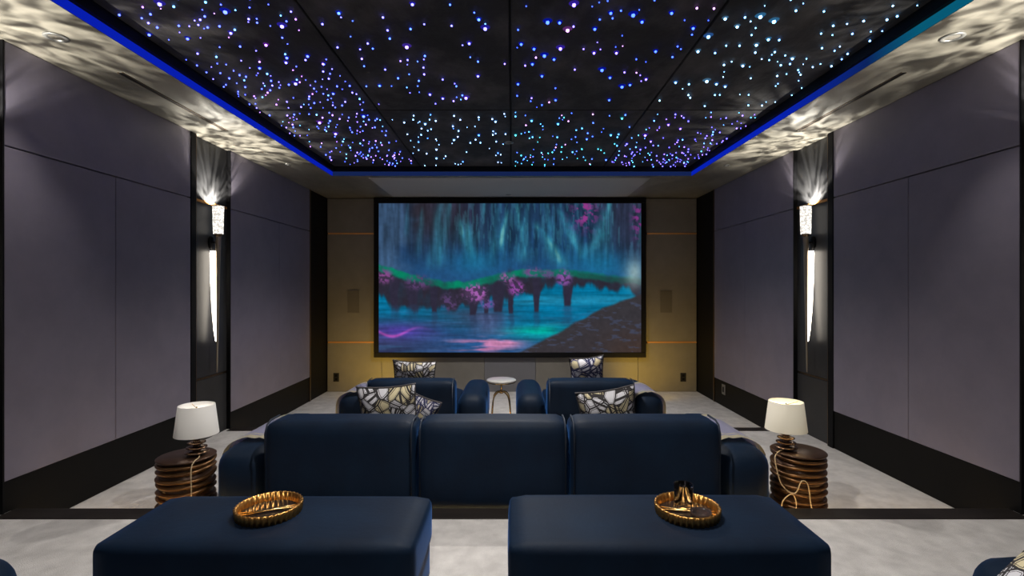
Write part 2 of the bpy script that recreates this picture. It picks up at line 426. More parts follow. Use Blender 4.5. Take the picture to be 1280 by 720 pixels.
# the brightest stars, where the photograph shows them (x, y in the frame, size)
bright = [(199,3,3),(281,13,3),(352,31,3),(186,42,2),(234,47,2),(293,35,1),(358,71,2),(288,40,2),(332,55,2),(223,30,1),(270,69,1),(324,84,2),(299,92,1),(306,107,1),
 (369,103,3),(357,77,2),(384,69,2),(404,79,2),(416,116,2),(399,152,3),(419,166,3),(307,94,1),(345,129,1),(392,109,1),(259,32,1),(412,150,2),(334,114,1),(403,78,1),
 (508,57,3),(606,34,3),(598,23,2),(586,53,2),(515,4,2),(423,15,2),(582,121,3),(553,122,2),(597,94,2),(474,106,2),(537,117,2),(454,144,3),(570,106,1),(597,75,1),(564,30,1),(509,73,1),(481,85,1),
 (717,4,3),(684,26,3),(699,27,2),(709,36,3),(700,59,3),(680,68,3),(692,73,2),(651,54,2),(656,80,1),(752,86,3),(762,96,2),(777,107,3),(787,105,2),(791,17,3),(802,26,2),(763,15,2),(770,65,2),(743,35,2),(742,65,2),(819,63,2),(665,79,2),(677,94,2),(647,104,2),(718,85,1),(694,124,2),(761,124,2),(807,98,2),(646,118,1),(667,60,2),
 (839,15,2),(866,34,2),(885,44,3),(872,63,2),(950,19,3),(967,25,3),(906,22,2),(945,55,2),(883,100,3),(895,104,2),(906,107,2),(924,55,1),(968,63,1),(971,93,1),(987,78,1),(1027,58,1),(960,48,2),(990,72,2),(844,102,2),(860,117,1),(928,81,2),(921,32,2),(893,117,1),(1065,40,1),(1079,24,1),(1121,18,1),(1041,30,1),
 (531,154,2),(516,148,1),(567,174,2),(598,168,2),(619,151,2),(600,177,1),(545,186,2),(545,197,2),(526,167,1),
 (697,154,2),(644,168,2),(733,173,2),(757,199,2),(690,189,1),(664,150,2),(777,147,2),(763,168,2),(741,152,1),(727,159,1),(651,193,1),
 (806,168,3),(835,155,2),(813,176,2),(850,160,2),(783,179,2),(800,186,2),(765,201,1),(840,193,2),(819,216,2),(790,189,1),(860,150,1)]
def panel_of(x, y):
    for i in range(4):
        for r in range(4):
            if PX[i] < x < PX[i+1] and PY[r][0] < y < PY[r][1]: return i, r
    return None
panels, used = {}, {}
for r, (a, b) in enumerate(PY):
    for i in range(4):
        p = obj('star_panel', B(PX[i]+.006, PX[i+1]-.006, a+.006, b-.006, ZC, ZC+.03, .004), M['star_panel'], ceil)
        panels[i, r] = p; used[i, r] = []
def bead_z(r): return ZC - 1.7*r
shared = {}; halos = {}
n_star = 0
for (px, py, sz) in bright:
    D = (ZC-EYE)*F/(360-py); x = (px-639.5)*D/F
    k = panel_of(x, D)
    if not k or k not in pal: continue
    r = {1: .0066, 2: .0088, 3: .0118}[sz] * (0.75+D/16)
    c = rnd.choice(pal[k][1])
    key = (c, sz)
    if key not in shared:
        bm = bmesh.new(); ico(bm, Vector((0, 0, 0)), 1.0)
        me = bpy.data.meshes.new('star_light'); bm.to_mesh(me); bm.free(); me.materials.append(star_mat(c)); shared[key] = me
    o = bpy.data.objects.new('star_light', shared[key]); link(o); o.parent = panels[k]
    o.location = (x, D, ZC-(.9*r if sz > 1 else 1.7*r)); o.scale = (r, r, r)
    used[k].append((x, D)); n_star += 1
    if sz > 1:      # glowing disc added as a painted halo round the fibre tip
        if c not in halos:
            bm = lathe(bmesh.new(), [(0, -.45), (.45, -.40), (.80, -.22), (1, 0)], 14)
            me = bpy.data.meshes.new('halo_disc'); bm.to_mesh(me); bm.free()
            me.materials.append(emis('star glow %d' % len(halos), (c[0]**1.5*.6, c[1]**1.5*.6, c[2]*.9, 1), .26)); halos[c] = me
        h = bpy.data.objects.new('star_halo', halos[c]); link(h); h.parent = panels[k]
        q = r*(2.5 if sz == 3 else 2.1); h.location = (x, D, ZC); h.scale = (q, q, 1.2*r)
for k, (cnt, cs) in pal.items():
    (i, r) = k
    a, b = PY[r]; bm = bmesh.new(); mi = {c: j for j, c in enumerate(sorted(set(cs)))}
    tries = 0; n = 0; y0 = max(a, 2.3)
    seeds = [(rnd.uniform(PX[i], PX[i+1]), rnd.uniform(y0, b)) for _ in range(7)]
    while n < cnt and tries < 9000:
        tries += 1
        x, y = rnd.uniform(PX[i]+.03, PX[i+1]-.03), rnd.uniform(y0+.03, b-.03)
        near = min((x-q[0])**2+(y-q[1])**2 for q in seeds)
        if rnd.random() > 0.22 + 0.78*math.exp(-near/.07): continue
        if any((x-q[0])**2+(y-q[1])**2 < .0014 for q in used[k]): continue
        used[k].append((x, y)); n += 1
        rr = rnd.choice((.0036, .0046, .0056, .0068)) * (0.75+y/16)
        c = rnd.choice(cs)
        ico(bm, Vector((x, y, bead_z(rr))), rr, mi[c])
    obj('star_lights', bm, [star_mat(c) for c in sorted(mi, key=mi.get)], panels[k], kind='stuff')

# ================================================================== CEILING FITTINGS
def downlight(x, y, z, label, power, r=.055, beam=136):
    t = empty('ceiling_downlight', (x, y, z), label, 'downlight', 'recessed ceiling downlights')
    obj('trim_ring', LA([(r*.62, -.001), (r*.70, -.008), (r, -.006), (r, 0.0)], 28), M['grey'], t, True)
    obj('lens', LA([(0, -.0015), (r*.64, -.0015)], 24), M['grille'], t)
    if power: spot('downlight_beam', (0, 0, -.012), power, (1.0, .94, .86), beam, .75, parent=t, size=.03)
    return t
downlight(-2.427, 2.64, ZS, 'round recessed downlight in left soffit, nearest the camera', P_DOWN, .055, 76)
downlight(2.345, 2.64, ZS, 'round recessed downlight in right soffit, nearest the camera', P_DOWN, .055, 76)
downlight(-2.43, 5.36, ZS, 'small recessed downlight in left soffit beyond the sconce', 6, .03, 46)
downlight(2.34, 5.40, ZS, 'small recessed downlight in right soffit beyond the sconce', 6, .03, 46)
t = downlight(-.03, 4.92, ZC, 'small pale disc fitting among the stars at ceiling centre', P_CENTRE*1.6, .045)
downlight(-.05, 7.07, ZS-.006, 'tiny disc fitting in soffit above the projection screen', 0, .035)
for y in (2.0, -.6):  # unseen downlights added as fill light for the room
    downlight(-.03, y, ZC, 'unseen added fill downlight in starry ceiling over %s row' % ('middle' if y > 0 else 'rear'), P_CENTRE, .045)
for s in (-1, 1):
    t = empty('slot_diffuser', (s*2.43, 3.645, ZS), 'long black slot air diffuser in the %s soffit' % ('left' if s < 0 else 'right'), 'vent', 'slot diffusers')
    obj('slot', B(-.011, .011, -.565, .565, -.002, .0), M['black'], t)
    for q in (-.014, .014): obj('slot_edge', B(q-.003, q+.003, -.57, .57, -.004, 0), M['bronze'], t)

# ================================================================== SCONCES
def gobo(d):
    """light thrown through the faceted cup: brighter and darker shafts by direction"""
    d.use_nodes = True; nt = d.node_tree; L = nt.links.new; e = nt.nodes['Emission']
    tc = nt.nodes.new('ShaderNodeTexCoord'); mp = nt.nodes.new('ShaderNodeMapping'); mp.inputs['Scale'].default_value = (1, 1, .55)
    a = nt.nodes.new('ShaderNodeTexNoise'); a.inputs['Scale'].default_value = 7.0; a.inputs['Detail'].default_value = 3.0; a.inputs['Distortion'].default_value = .8
    r = nt.nodes.new('ShaderNodeValToRGB'); r.color_ramp.elements[0].position = .40; r.color_ramp.elements[0].color = (.10, .10, .10, 1)
    r.color_ramp.elements[1].position = .68; r.color_ramp.elements[1].color = (1.6, 1.6, 1.6, 1)
    L(tc.outputs['Normal'], mp.inputs[0]); L(mp.outputs[0], a.inputs['Vector']); L(a.outputs['Fac'], r.inputs[0]); 
    sp = nt.nodes.new('ShaderNodeSeparateXYZ'); mr = nt.nodes.new('ShaderNodeMapRange'); mr.interpolation_type = 'SMOOTHSTEP'
    mr.inputs['From Min'].default_value = .33; mr.inputs['From Max'].default_value = .70; mu = nt.nodes.new('ShaderNodeMath'); mu.operation = 'MULTIPLY'
    L(tc.outputs['Normal'], sp.inputs[0]); L(sp.outputs['Z'], mr.inputs['Value']); L(mr.outputs[0], mu.inputs[0]); L(r.outputs[0], mu.inputs[1]); L(mu.outputs[0], e.inputs['Strength'])
def sconce(s, y, label):
    t = empty('wall_sconce', (s*2.775, y, 0), label, 'wall lamp', 'torch sconces in the dark niches')
    k = -s    # towards the room
    ax = k*.078
    # crystal sleeve: open tube, slightly wider at the top, faceted
    def fac(a, r, z): return r*(1+.05*math.sin(9*a+z*90)), z
    bm = LA([(.041, 2.035), (.043, 2.10), (.044, 2.17), (.046, 2.24), (.047, 2.29), (.042, 2.29), (.040, 2.20), (.036, 2.06)], 22, cx=ax, wob=fac)
    obj('crystal_sleeve', bm, M['crystal'], t)
    obj('sleeve_base', LA([(0, 2.012), (.026, 2.012), (.036, 2.03), (.036, 2.045), (0, 2.045)], 20, cx=ax), M['bronze'], t, True)
    obj('lamp_holder', LA([(0, 2.045), (.012, 2.045), (.012, 2.16), (0, 2.16)], 10, cx=ax), M['white'], t)
    # long tapering bronze spike
    n = 12; pts = [(ax-k*.012*i/n, 0, 2.02-(2.02-.766)*i/n) for i in range(n+1)]
    obj('spike', tube(bmesh.new(), pts, [.024-.019*i/n for i in range(n+1)], 10), M['bronze_l'], t, True)
    # glowing bar on the back of the spike
    bm = bmesh.new()
    prof = [(1.88, .034), (1.86, .037), (1.6, .034), (1.35, .027), (1.15, .016), (1.05, .006)]
    rows = []
    for z, h in prof:
        f = (2.02-z)/1.254
        c = ax-k*.012*f
        x1 = c-k*(.024-.019*f)*.9
        rows.append([bm.verts.new((x1, -h*.8, z)), bm.verts.new((x1, h*.8, z)), bm.verts.new((x1-k*h*1.25, h*.55, z)), bm.verts.new((x1-k*h*1.25, -h*.55, z))])
    for a, b in zip(rows, rows[1:]):
        for q in range(4): bm.faces.new((a[q], a[(q+1) % 4], b[(q+1) % 4], b[q]))
    bm.faces.new(rows[0]); bm.faces.new(rows[-1]); bmesh.ops.recalc_face_normals(bm, faces=bm.faces)
    obj('light_bar', bm, M['led_bar'], t)
    # wall mount
    bm = bmesh.new(); lathe(bm, disc_prof(.045, 0, .022, .004), 24)
    for v in bm.verts: v.co = Vector((k*v.co.z, v.co.x*.7, 1.955+v.co.y*1.35))
    obj('wall_mount', bm, M['black'], t, True)
    obj('mount_arm', tube(bmesh.new(), [(k*.02, 0, 1.955), (ax-k*.015, 0, 1.955)], .009, 8), M['black'], t, True)
    L = point('sconce_bulb', (ax, 0, 2.268), P_SCONCE, (1.0, .95, .84), .012, t); gobo(L.data)
    if s > 0: L.rotation_euler = (0, 0, PI)
    return t
M['bronze_l'] = mat('pale brushed bronze', (0.40, 0.34, 0.26, 1), 0.4, 0.4)
sconce(-1, 4.555, 'tall torch wall sconce glowing in the dark niche of the left wall')
sconce(1, 4.555, 'tall torch wall sconce glowing in the dark niche of the right wall')
sconce(-1, 2.34, 'torch wall sconce in the rear niche of the left wall, nearest the camera')
sconce(1, 2.34, 'torch wall sconce in the rear niche of the right wall, nearest the camera')

# ================================================================== SCREEN WALL THINGS
SX = -.03
scr = empty('projection_screen', (SX, YB, .519), 'large framed projection screen showing a blue lagoon below waterfalls', 'screen')
x0, x1, zt = -2.0, 2.0, 2.35
obj('frame_rail', B(x0, x1, -.085, -.001, 0, .075, .006), M['black'], scr)
obj('frame_rail', B(x0, x1, -.085, -.001, zt-.085, zt, .006), M['black'], scr)
obj('frame_stile', B(x0, x0+.072, -.085, -.001, .075, zt-.085, .006), M['black'], scr)
obj('frame_stile', B(x1-.072, x1, -.085, -.001, .075, zt-.085, .006), M['black'], scr)

def srgb(a): 
    a = np.clip(a, 0, 255)/255.0
    return np.where(a <= .04045, a/12.92, ((a+.055)/1.055)**2.4)
def film(nx, ny):
    """a plain invented lagoon: falling water, mossy shore, still water, dark bank"""
    rs = np.random.RandomState(3)
    def noise(fx, fy):
        g = rs.rand(int(fy)+3, int(fx)+3)
        X = np.linspace(0, fx, nx); Y = np.linspace(0, fy, ny)
        xi = X.astype(int); yi = Y.astype(int); tx = X-xi; ty = Y-yi
        tx = tx*tx*(3-2*tx); ty = (ty*ty*(3-2*ty))[:, None]
        a = g[yi][:, xi]*(1-tx)+g[yi][:, xi+1]*tx; b = g[yi+1][:, xi]*(1-tx)+g[yi+1][:, xi+1]*tx
        return a*(1-ty)+b*ty
    def fbm(fx, fy, o=4):
        return sum(noise(fx*2**k, fy*2**k)*.5**k for k in range(o))/sum(.5**k for k in range(o))
    u = np.linspace(0, 1, nx)[None, :]+np.zeros((ny, 1)); v = np.linspace(0, 1, ny)[:, None]+np.zeros((1, nx))
    img = np.zeros((ny, nx, 3))
    def mix(m, c): 
        nonlocal img
        m = np.clip(m, 0, 1)[..., None]; img = img*(1-m)+np.array(c, float)*m
    def sm(a, b, x): 
        t = np.clip((x-a)/(b-a), 0, 1); return t*t*(3-2*t)
    img[:] = (52, 60, 92)
    mix(sm(0, .42, v)*(.55+.6*fbm(5, 3)), (38, 92, 142))
    mix(sm(.36, .46, u)*sm(.95, .7, u)*.5, (32, 92, 140))
    mix(sm(.10, .14, u+.06*(fbm(4, 6)-.5))*sm(.42, .2, u+.2*(fbm(5, 3)-.5))*sm(.40, .05, v)*.95, (62, 56, 68))
    mix(sm(.15, .05, u+.14*(fbm(8, 9)-.5)+.15*(v-.2))*.9, (78, 112, 150))
    mix(sm(.8, .95, u+.08*(fbm(5, 5)-.5))*sm(.5, .2, v)*.8, (58, 66, 92))
    n1, n2 = fbm(26, 4), fbm(60, 5)
    for (ua, va, ub, vb, wd, al) in ((.235,.0,.21,.42,.020,.6),(.265,.0,.24,.4,.015,.5),(.315,.13,.33,.24,.026,1.0),(.345,.14,.36,.40,.016,.7),(.33,.24,.38,.42,.022,.7),
        (.40,.0,.38,.25,.014,.4),(.45,.04,.425,.4,.012,.45),(.49,.06,.455,.30,.018,.9),(.53,.02,.53,.16,.014,.7),(.545,.15,.555,.38,.020,.8),(.57,.0,.56,.18,.010,.5),
        (.605,.15,.70,.42,.024,.85),(.65,.26,.70,.42,.022,1.0),(.63,.0,.66,.2,.018,.5),(.69,.05,.76,.30,.022,.7),(.72,.2,.78,.36,.012,.5),(.88,.0,.85,.22,.024,.9),(.86,.2,.78,.36,.026,.7),(.86,.22,.84,.44,.030,.55),(.17,.05,.15,.35,.01,.35),(.115,.0,.11,.2,.01,.3)):
        t = np.clip((v-va)/(vb-va), 0, 1); cx = ua+(ub-ua)*t+.02*(n1-.5)
        m = np.exp(-((u-cx)/(wd*(.6+.8*t)))**2)*sm(va-.05, va+.02, v)*sm(vb+.06, vb-.05, v)*al*(.25+1.1*n2)
        mix(m*.95, (70, 178, 205)); mix(np.clip(m-.62, 0, 1)*1.9, (150, 214, 205))
    mix(np.exp(-((u-.37)/.10)**2-((v-.40)/.10)**2)*.75, (30, 130, 178)); mix(np.exp(-((u-.83)/.12)**2-((v-.42)/.10)**2)*.8, (28, 130, 176)); mix(np.exp(-((u-.6)/.2)**2-((v-.46)/.08)**2)*.5, (40, 96, 146))
    g1 = fbm(80, 5, 3); k = np.clip((.48-v)/.2, 0, 1); img = img*(1-k[..., None]*(.50*(1-1.25*g1))[..., None])
    mix(sm(.55, .62, fbm(120, 9, 3))*sm(.45, .2, v)*sm(.2, .35, u)*.22, (90, 190, 205))
    # hanging blossom top right
    bl = sm(.42, .62, fbm(70, 42))
    mix(bl*np.exp(-((u-.785)/.045)**2-((v-.06)/.10)**2)*1.3, (160, 66, 150)); mix(bl*np.exp(-((u-.99)/.022)**2-((v-.1)/.12)**2)*1.2, (140, 60, 140))
    # water
    wn = fbm(7, 26)
    sh = np.interp(u[0], [0, .12, .25, .33, .45, .55, .7, .85, 1], [.43, .51, .545, .555, .50, .47, .465, .50, .52])[None, :]+.02*(fbm(16, 3)-.5)
    wat = sm(.0, .02, v-(sh+.03)); 
    wc = np.zeros_like(img); wc[:] = (0, 126, 168)
    keep = img; img = wc
    mix(sm(.72, .92, v+.1*(wn-.5))*.8, (52, 90, 150)); mix(sm(.45, .0, u)*sm(.66, .9, v)*.9, (62, 66, 104)); mix(sm(.42, .62, wn)*sm(.62, .74, v)*.35, (64, 120, 160))
    mix(np.exp(-((u-.36)/.16)**2-((v-.76)/.09)**2)*.75, (62, 66, 92)); mix(np.exp(-((u-.62)/.13)**2-((v-.865)/.05)**2)*1.1*(.4+wn), (0, 190, 176)); mix(np.exp(-((u-.42)/.06)**2-((v-.80)/.09)**2)*.5, (132, 120, 176))
    mix(np.exp(-((u-.38)/.11)**2-((v-.955)/.045)**2)*1.5*sm(.40, .6, wn), (206, 136, 186)); mix(np.exp(-((u-.47)/.07)**2-((v-.93)/.04)**2)*1.3*sm(.42, .6, wn), (216, 146, 190))
    mix(np.exp(-((u-.08)/.12)**2-((v-.86)/.05)**2)*.9, (92, 72, 178)); mix(np.exp(-((u-.05)/.09)**2-((v-.862-.03*np.sin(u*30))/.010)**2)*.95, (206, 96, 206))
    mix(sm(.60, .64, v)*sm(.70, .66, v)*sm(.4, .6, u)*.35, (84, 168, 196))
    img = img*(.78+.44*fbm(10, 70, 3))[..., None]
    img = keep*(1-wat[..., None])+img*wat[..., None]
    # shore: dark earth under a green mossy edge, with shadow below and blossom mounds
    fr = fbm(40, 12)
    th = np.interp(u[0], [0, .1, .3, .5, .6, .8, 1], [.20, .22, .15, .17, .12, .08, .10])[None, :]
    spk = fbm(110, 62, 2)
    earth = sm(-.03, .0, v-sh)*sm(th+.02, th-.02, (v-sh)+.09*(fbm(22, 2)-.5)*2)
    mix(earth*(.82+.3*fr), (52, 48, 62))
    for (a, w0, b, ln) in ((.06,.016,.52,.17),(.13,.022,.55,.14),(.21,.011,.58,.16),(.36,.014,.62,.14),(.41,.010,.62,.13),(.455,.022,.56,.18),(.505,.010,.5,.25),(.60,.012,.5,.24),(.72,.018,.52,.18)):
        t = np.clip((v-b)/ln, 0, 1); cx = a+.012*(fr-.5)
        mix(sm(w0*1.25, w0*.7, abs(u-cx)/(1.25-.5*t))*sm(b-.08, b, v)*sm(b+ln, b+ln-.02, v), (54, 50, 70))
        mix(sm(w0*1.5, w0*.4, abs(u-cx+.01*(wn-.5)))*sm(b+ln-.02, b+ln, v)*sm(b+ln+.16, b+ln, v)*.45, (54, 66, 100))
    gr = sm(-.035, -.015, v-sh+.02*(fr-.5))*sm(.035, .01, v-sh+.03*(fr-.5))
    mix(gr*np.interp(u[0], [0, .08, .2, .27, .36, .45, .55, .66, .78, 1], [1, 1, .55, 1, 1, .7, 1, .9, .6, .2])[None, :]*(.5+.8*fr), (6, 148, 112))
    for (a, b, ra, rb, al, c) in ((.02,.49,.035,.05,.9,(146,84,150)),(.15,.53,.05,.05,.8,(112,78,132)),(.365,.60,.045,.060,1.2,(176,106,186)),(.27,.66,.035,.06,.7,(112,82,138)),(.415,.675,.03,.03,.8,(132,96,176)),(.49,.50,.03,.04,.9,(166,104,172)),(.525,.57,.03,.05,1.0,(162,86,176)),(.585,.46,.035,.035,.9,(128,92,152)),(.645,.475,.03,.03,.7,(120,86,146)),(.705,.50,.030,.055,1.0,(146,92,172))):
        mix(np.exp(-(((u-a)/ra)**2+((v-b)/rb)**2)**2)*al*(.25+.9*sm(.42, .58, spk)), c)
    # pale mist catching the light on the right
    mix(np.exp(-((u-.975)/.035)**2-((v-.47)/.10)**2)*.8, (176, 202, 200))
    # brown bank, lower right
    bk = np.interp(u[0], [0, .5, .62, .75, .85, 1], [1.2, 1.03, .93, .80, .70, .60])[None, :]
    ba = sm(-.012, .012, v-bk+.03*(fbm(14, 8)-.5)); mix(ba*.98, (66, 60, 64)); mix(ba*sm(.75, 1.0, u)*sm(.75, 1, v), (78, 62, 56)); mix(ba*sm(.60, .72, fbm(30, 60))*.7, (78, 86, 112))
    img = (img/255.0)**1.10*255.0*.96; img = img*(1+.16*(fbm(90, 50, 2)-.5))[..., None]
    mix(np.full_like(u, .08), (60, 62, 72))
    return srgb(img)
NX, NY = 337, 192
xa, xb, za, zb = x0+.072, x1-.072, .075, zt-.085
me = bpy.data.meshes.new('screen_picture')
uu, vv = np.meshgrid(np.linspace(xa, xb, NX), np.linspace(zb, za, NY))
co = np.stack([uu, np.full_like(uu, -.070), vv], -1).reshape(-1, 3)
idx = np.arange(NX*NY).reshape(NY, NX)
fc = np.stack([idx[:-1, :-1], idx[1:, :-1], idx[1:, 1:], idx[:-1, 1:]], -1).reshape(-1, 4)
me.vertices.add(len(co)); me.vertices.foreach_set('co', co.ravel())
me.loops.add(fc.size); me.loops.foreach_set('vertex_index', fc.ravel().astype(np.int32))
me.polygons.add(len(fc)); me.polygons.foreach_set('loop_start', np.arange(0, fc.size, 4, dtype=np.int32))
me.update(); me.validate()
at = me.color_attributes.new('film', 'FLOAT_COLOR', 'POINT')
pic = film(NX, NY); at.data.foreach_set('color', np.concatenate([pic, np.ones((NY, NX, 1))], -1).astype(np.float32).ravel())
m = emis('projected film', (1, 1, 1, 1), 1.0); a = m.node_tree.nodes.new('ShaderNodeAttribute'); a.attribute_name = 'film'
m.node_tree.links.new(a.outputs['Color'], m.node_tree.nodes['Emission'].inputs[0]); me.materials.append(m)
o = link(bpy.data.objects.new('screen_picture', me)); o.parent = scr
obj('screen_backing', B(xa-.01, xb+.01, -.068, -.030, za-.01, zb+.01), M['backing'], scr)

for s, cx in ((-1, -2.352), (1, 2.285)):
    t = empty('wall_speaker', (cx, YB, 1.34), 'flush in-wall speaker grille to the %s of the screen' % ('left' if s < 0 else 'right'), 'speaker', 'in-wall speakers')
    obj('grille_frame', B(-.097, .097, -.006, -.0005, -.175, .175, .002), M['screen_wall'], t)
    obj('grille', B(-.086, .086, -.010, -.006, -.164, .164, .002), M['grille'], t)
    ox = -2.608 if s < 0 else 2.54
    t = empty('wall_outlet', (ox, YB, .215), 'black duplex power outlet low on the screen wall, %s side' % ('left' if s < 0 else 'right'), 'outlet', 'wall outlets')
    obj('cover_plate', B(-.042, .042, -.006, -.0005, -.065, .065, .003), M['socket'], t)
    for z in (-.026, .026): obj('receptacle', B(-.018, .018, -.009, -.006, z-.018, z+.018, .003), M['black'], t)
t = empty('wall_switch', (W+.006, 6.43, .225), 'small grey plate low on the black plinth of the right wall', 'wall plate')
obj('cover_plate', B(-.007, -.0005, -.05, .05, -.065, .065, .002), M['grey'], t)
obj('rocker', B(-.011, -.007, -.018, .018, -.035, .035, .002), M['black'], t)
for s, cx in ((-1, -1.95), (1, 1.88)):  # hidden lamps added for the warm glow on the screen wall
    t = empty('added_uplight', (cx, 6.55, 0), 'added hidden floor uplight in front of the %s armchair, washing the wall gold' % ('left' if s < 0 else 'right'), 'uplight', 'added floor uplights')
    obj('housing', LA([(0, 0), (.045, 0), (.045, .07), (.038, .09), (.034, .09), (.034, .06), (0, .06)], 20), M['black'], t, True)
    spot('added_uplight_beam', (0, 0, .085), P_UP, (1.0, .60, .04), 130, 1.0, (math.radians(118), 0, s*math.radians(-14)), .04, t)

# ================================================================== SEATING
def seat(name, label, cat, x0, x1, y0, fz, n, aw, depth=1.0, backw=None, group=None, back_in=0.0, arm_h=.40, seat_h=.36, back_h=.616, seat_d=None):
    """low upholstered seat facing the screen: base, arms, back cushions, seat cushions"""
    cx = (x0+x1)/2
    t = empty(name, (cx, y0, fz), label, cat, group)
    a, b = x0-cx, x1-cx
    obj('base', soft(a+.04, b-.04, .03, depth-.16, .0, .17, .03, 6), M['velvet'], t, True)
    for q in ((a, a+aw), (b-aw, b)):
        obj('arm', soft(q[0], q[1], .05, depth, .02, arm_h, .11, 10, (.006, .004, .012)), M['velvet'], t, True)
    ia, ib = a+aw+.012, b-aw-.012
    wd = (ib-ia)/n
    for k in range(n):
        p, q = ia+k*wd+.006, ia+(k+1)*wd-.006
        c = obj('back_cushion', soft(p, q, .0, .25, .10, back_h, .055, 12, (.004, .010, .006)), M['velvet'], t, True)
        for e in (p+.018, q-.018):
            obj('piping', tube(bmesh.new(), [(e, -.004, .16), (e, -.006, back_h-.06), (e, .018, back_h-.014), (e, .06, back_h+.002), (e, .17, back_h+.002)], .0055, 6), M['piping'], c, True)
        obj('seat_cushion', soft(p, q, .22, (seat_d or [depth-.02]*n)[k], .17, seat_h, .06, 8, (.0, .006, .012)), M['velvet'], t, True)
    return t
sofa = seat('sofa', 'wide navy velvet three-cushion sofa of the middle row, seen from behind', 'sofa', -1.715, 1.50, Y2+.035, F1, 3, .305, 1.0, arm_h=.44)
chL = seat('loveseat', 'front row navy velvet loveseat left of the small round table', 'loveseat', -1.75, -.265, Y1+.035, 0, 1, .285, 1.06, group='front row loveseats', back_h=.618, arm_h=.46)
chR = seat('loveseat', 'front row navy velvet loveseat right of the small round table', 'loveseat', .05, 1.525, Y1+.035, 0, 1, .285, 1.06, group='front row loveseats', back_h=.618, arm_h=.46)
rear = seat('sofa', 'rear row navy velvet sofa at the bottom edge, nearest the camera', 'sofa', -1.88, 1.77, .44, F2, 3, .35, 1.16, seat_h=.352, seat_d=[1.0, 1.0, 1.06])

def ottoman(x0, x1, y0, y1, label):
    cx, cy = (x0+x1)/2, (y0+y1)/2
    t = empty('ottoman', (cx, cy, F2), label, 'ottoman', 'navy velvet ottomans')
    a, b, c, d = x0-cx, x1-cx, y0-cy, y1-cy
    obj('body', soft(a+.006, b-.006, c+.006, d-.006, .03, .30, .03, 8), M['velvet'], t, True)
    obj('top_cushion', soft(a, b, c, d, .17, .362, .035, 12, (.004, .004, .006)), M['velvet'], t, True)
    for sx in (a+.06, b-.06):
        for sy in (c+.06, d-.06): obj('foot', LA(disc_prof(.022, 0, .034, .003), 12, cx=sx, cy=sy), M['black'], t)
    return t
ottoman(-1.418, -.330, 1.655, 2.070, 'left navy velvet ottoman on the rear riser, holding a ribbed brass tray')
ottoman(-.012, 1.082, 1.655, 2.085, 'right navy velvet ottoman on the rear riser, holding a tray with a tumbler')

# ------------------------------------------------------------------ throws over the arms
def throw(sofa_x, arm_c, aw, top, y0, y1, drop_in, drop_out, out, label, fz, skew=.06):
    """strip of cloth laid across an arm: hangs down the outer face, over the rounded top, a little inside"""
    prof = []; h = aw/2+.012; r = .115
    def add(x, z): prof.append((x*out, z))
    for i in range(6): add(h, top-r-drop_out+drop_out*i/5)
    for i in range(1, 6):
        a = PI/2*i/6; add(h-r+r*math.cos(a), top-r+.014+r*math.sin(a))
    for i in range(5): add((h-r)*(1-2*i/4)*.98, top+.020+.004*math.sin(i*1.6))
    for i in range(1, 6):
        a = PI/2+PI/2*i/6; add(-(h-r)+r*math.cos(a), top-r+.014+r*math.sin(a))
    for i in range(3): add(-h, top-r-drop_in*i/2)
    bm = bmesh.new(); uvl = bm.loops.layers.uv.new('UVMap'); n = 14; rows = []
    N = len(prof)
    for i, (x, z) in enumerate(prof):
        row = []
        for j in range(n+1):
            f = j/n; e = skew*(i/N-.5)
            y = y0+(y1-y0)*f+e
            ww = .006*math.sin(f*19+i*.35)*(1 if i < 6 or i > N-4 else .35)
            row.append(bm.verts.new((arm_c+x+out*abs(ww), y, z+abs(ww)*.4)))
        rows.append(row)
    for i in range(N-1):
        for j in range(n):
            f = bm.faces.new((rows[i][j], rows[i][j+1], rows[i+1][j+1], rows[i+1][j])); f.smooth = True
            for l, (ii, jj) in zip(f.loops, ((i, j), (i, j+1), (i+1, j+1), (i+1, j))): l[uvl].uv = (ii/N, jj/n)
    g = bmesh.ops.solidify(bm, geom=bm.faces[:], thickness=.008)
    bmesh.ops.recalc_face_normals(bm, faces=bm.faces)
    for v in bm.verts: v.co.z += fz
    o = obj('throw_blanket', bm, M['throw'], None, True)
    return tag(o, label, 'blanket', 'lavender throws')
throw(0, -1.5625, .305, .452, 2.97, 3.52, .05, .20, -1, 'lavender throw with cream stripes over the left arm of middle sofa', F1)
throw(0, 1.3475, .305, .452, 2.97, 3.52, .05, .20, 1, 'lavender throw with cream stripes over the right arm of middle sofa', F1)
throw(0, -1.6075, .285, .472, 4.99, 5.52, .05, .16, -1, 'lavender throw over the outer arm of the left front loveseat', 0)
throw(0, 1.3825, .285, .472, 4.99, 5.52, .05, .16, 1, 'lavender throw over the outer arm of the right front loveseat', 0)

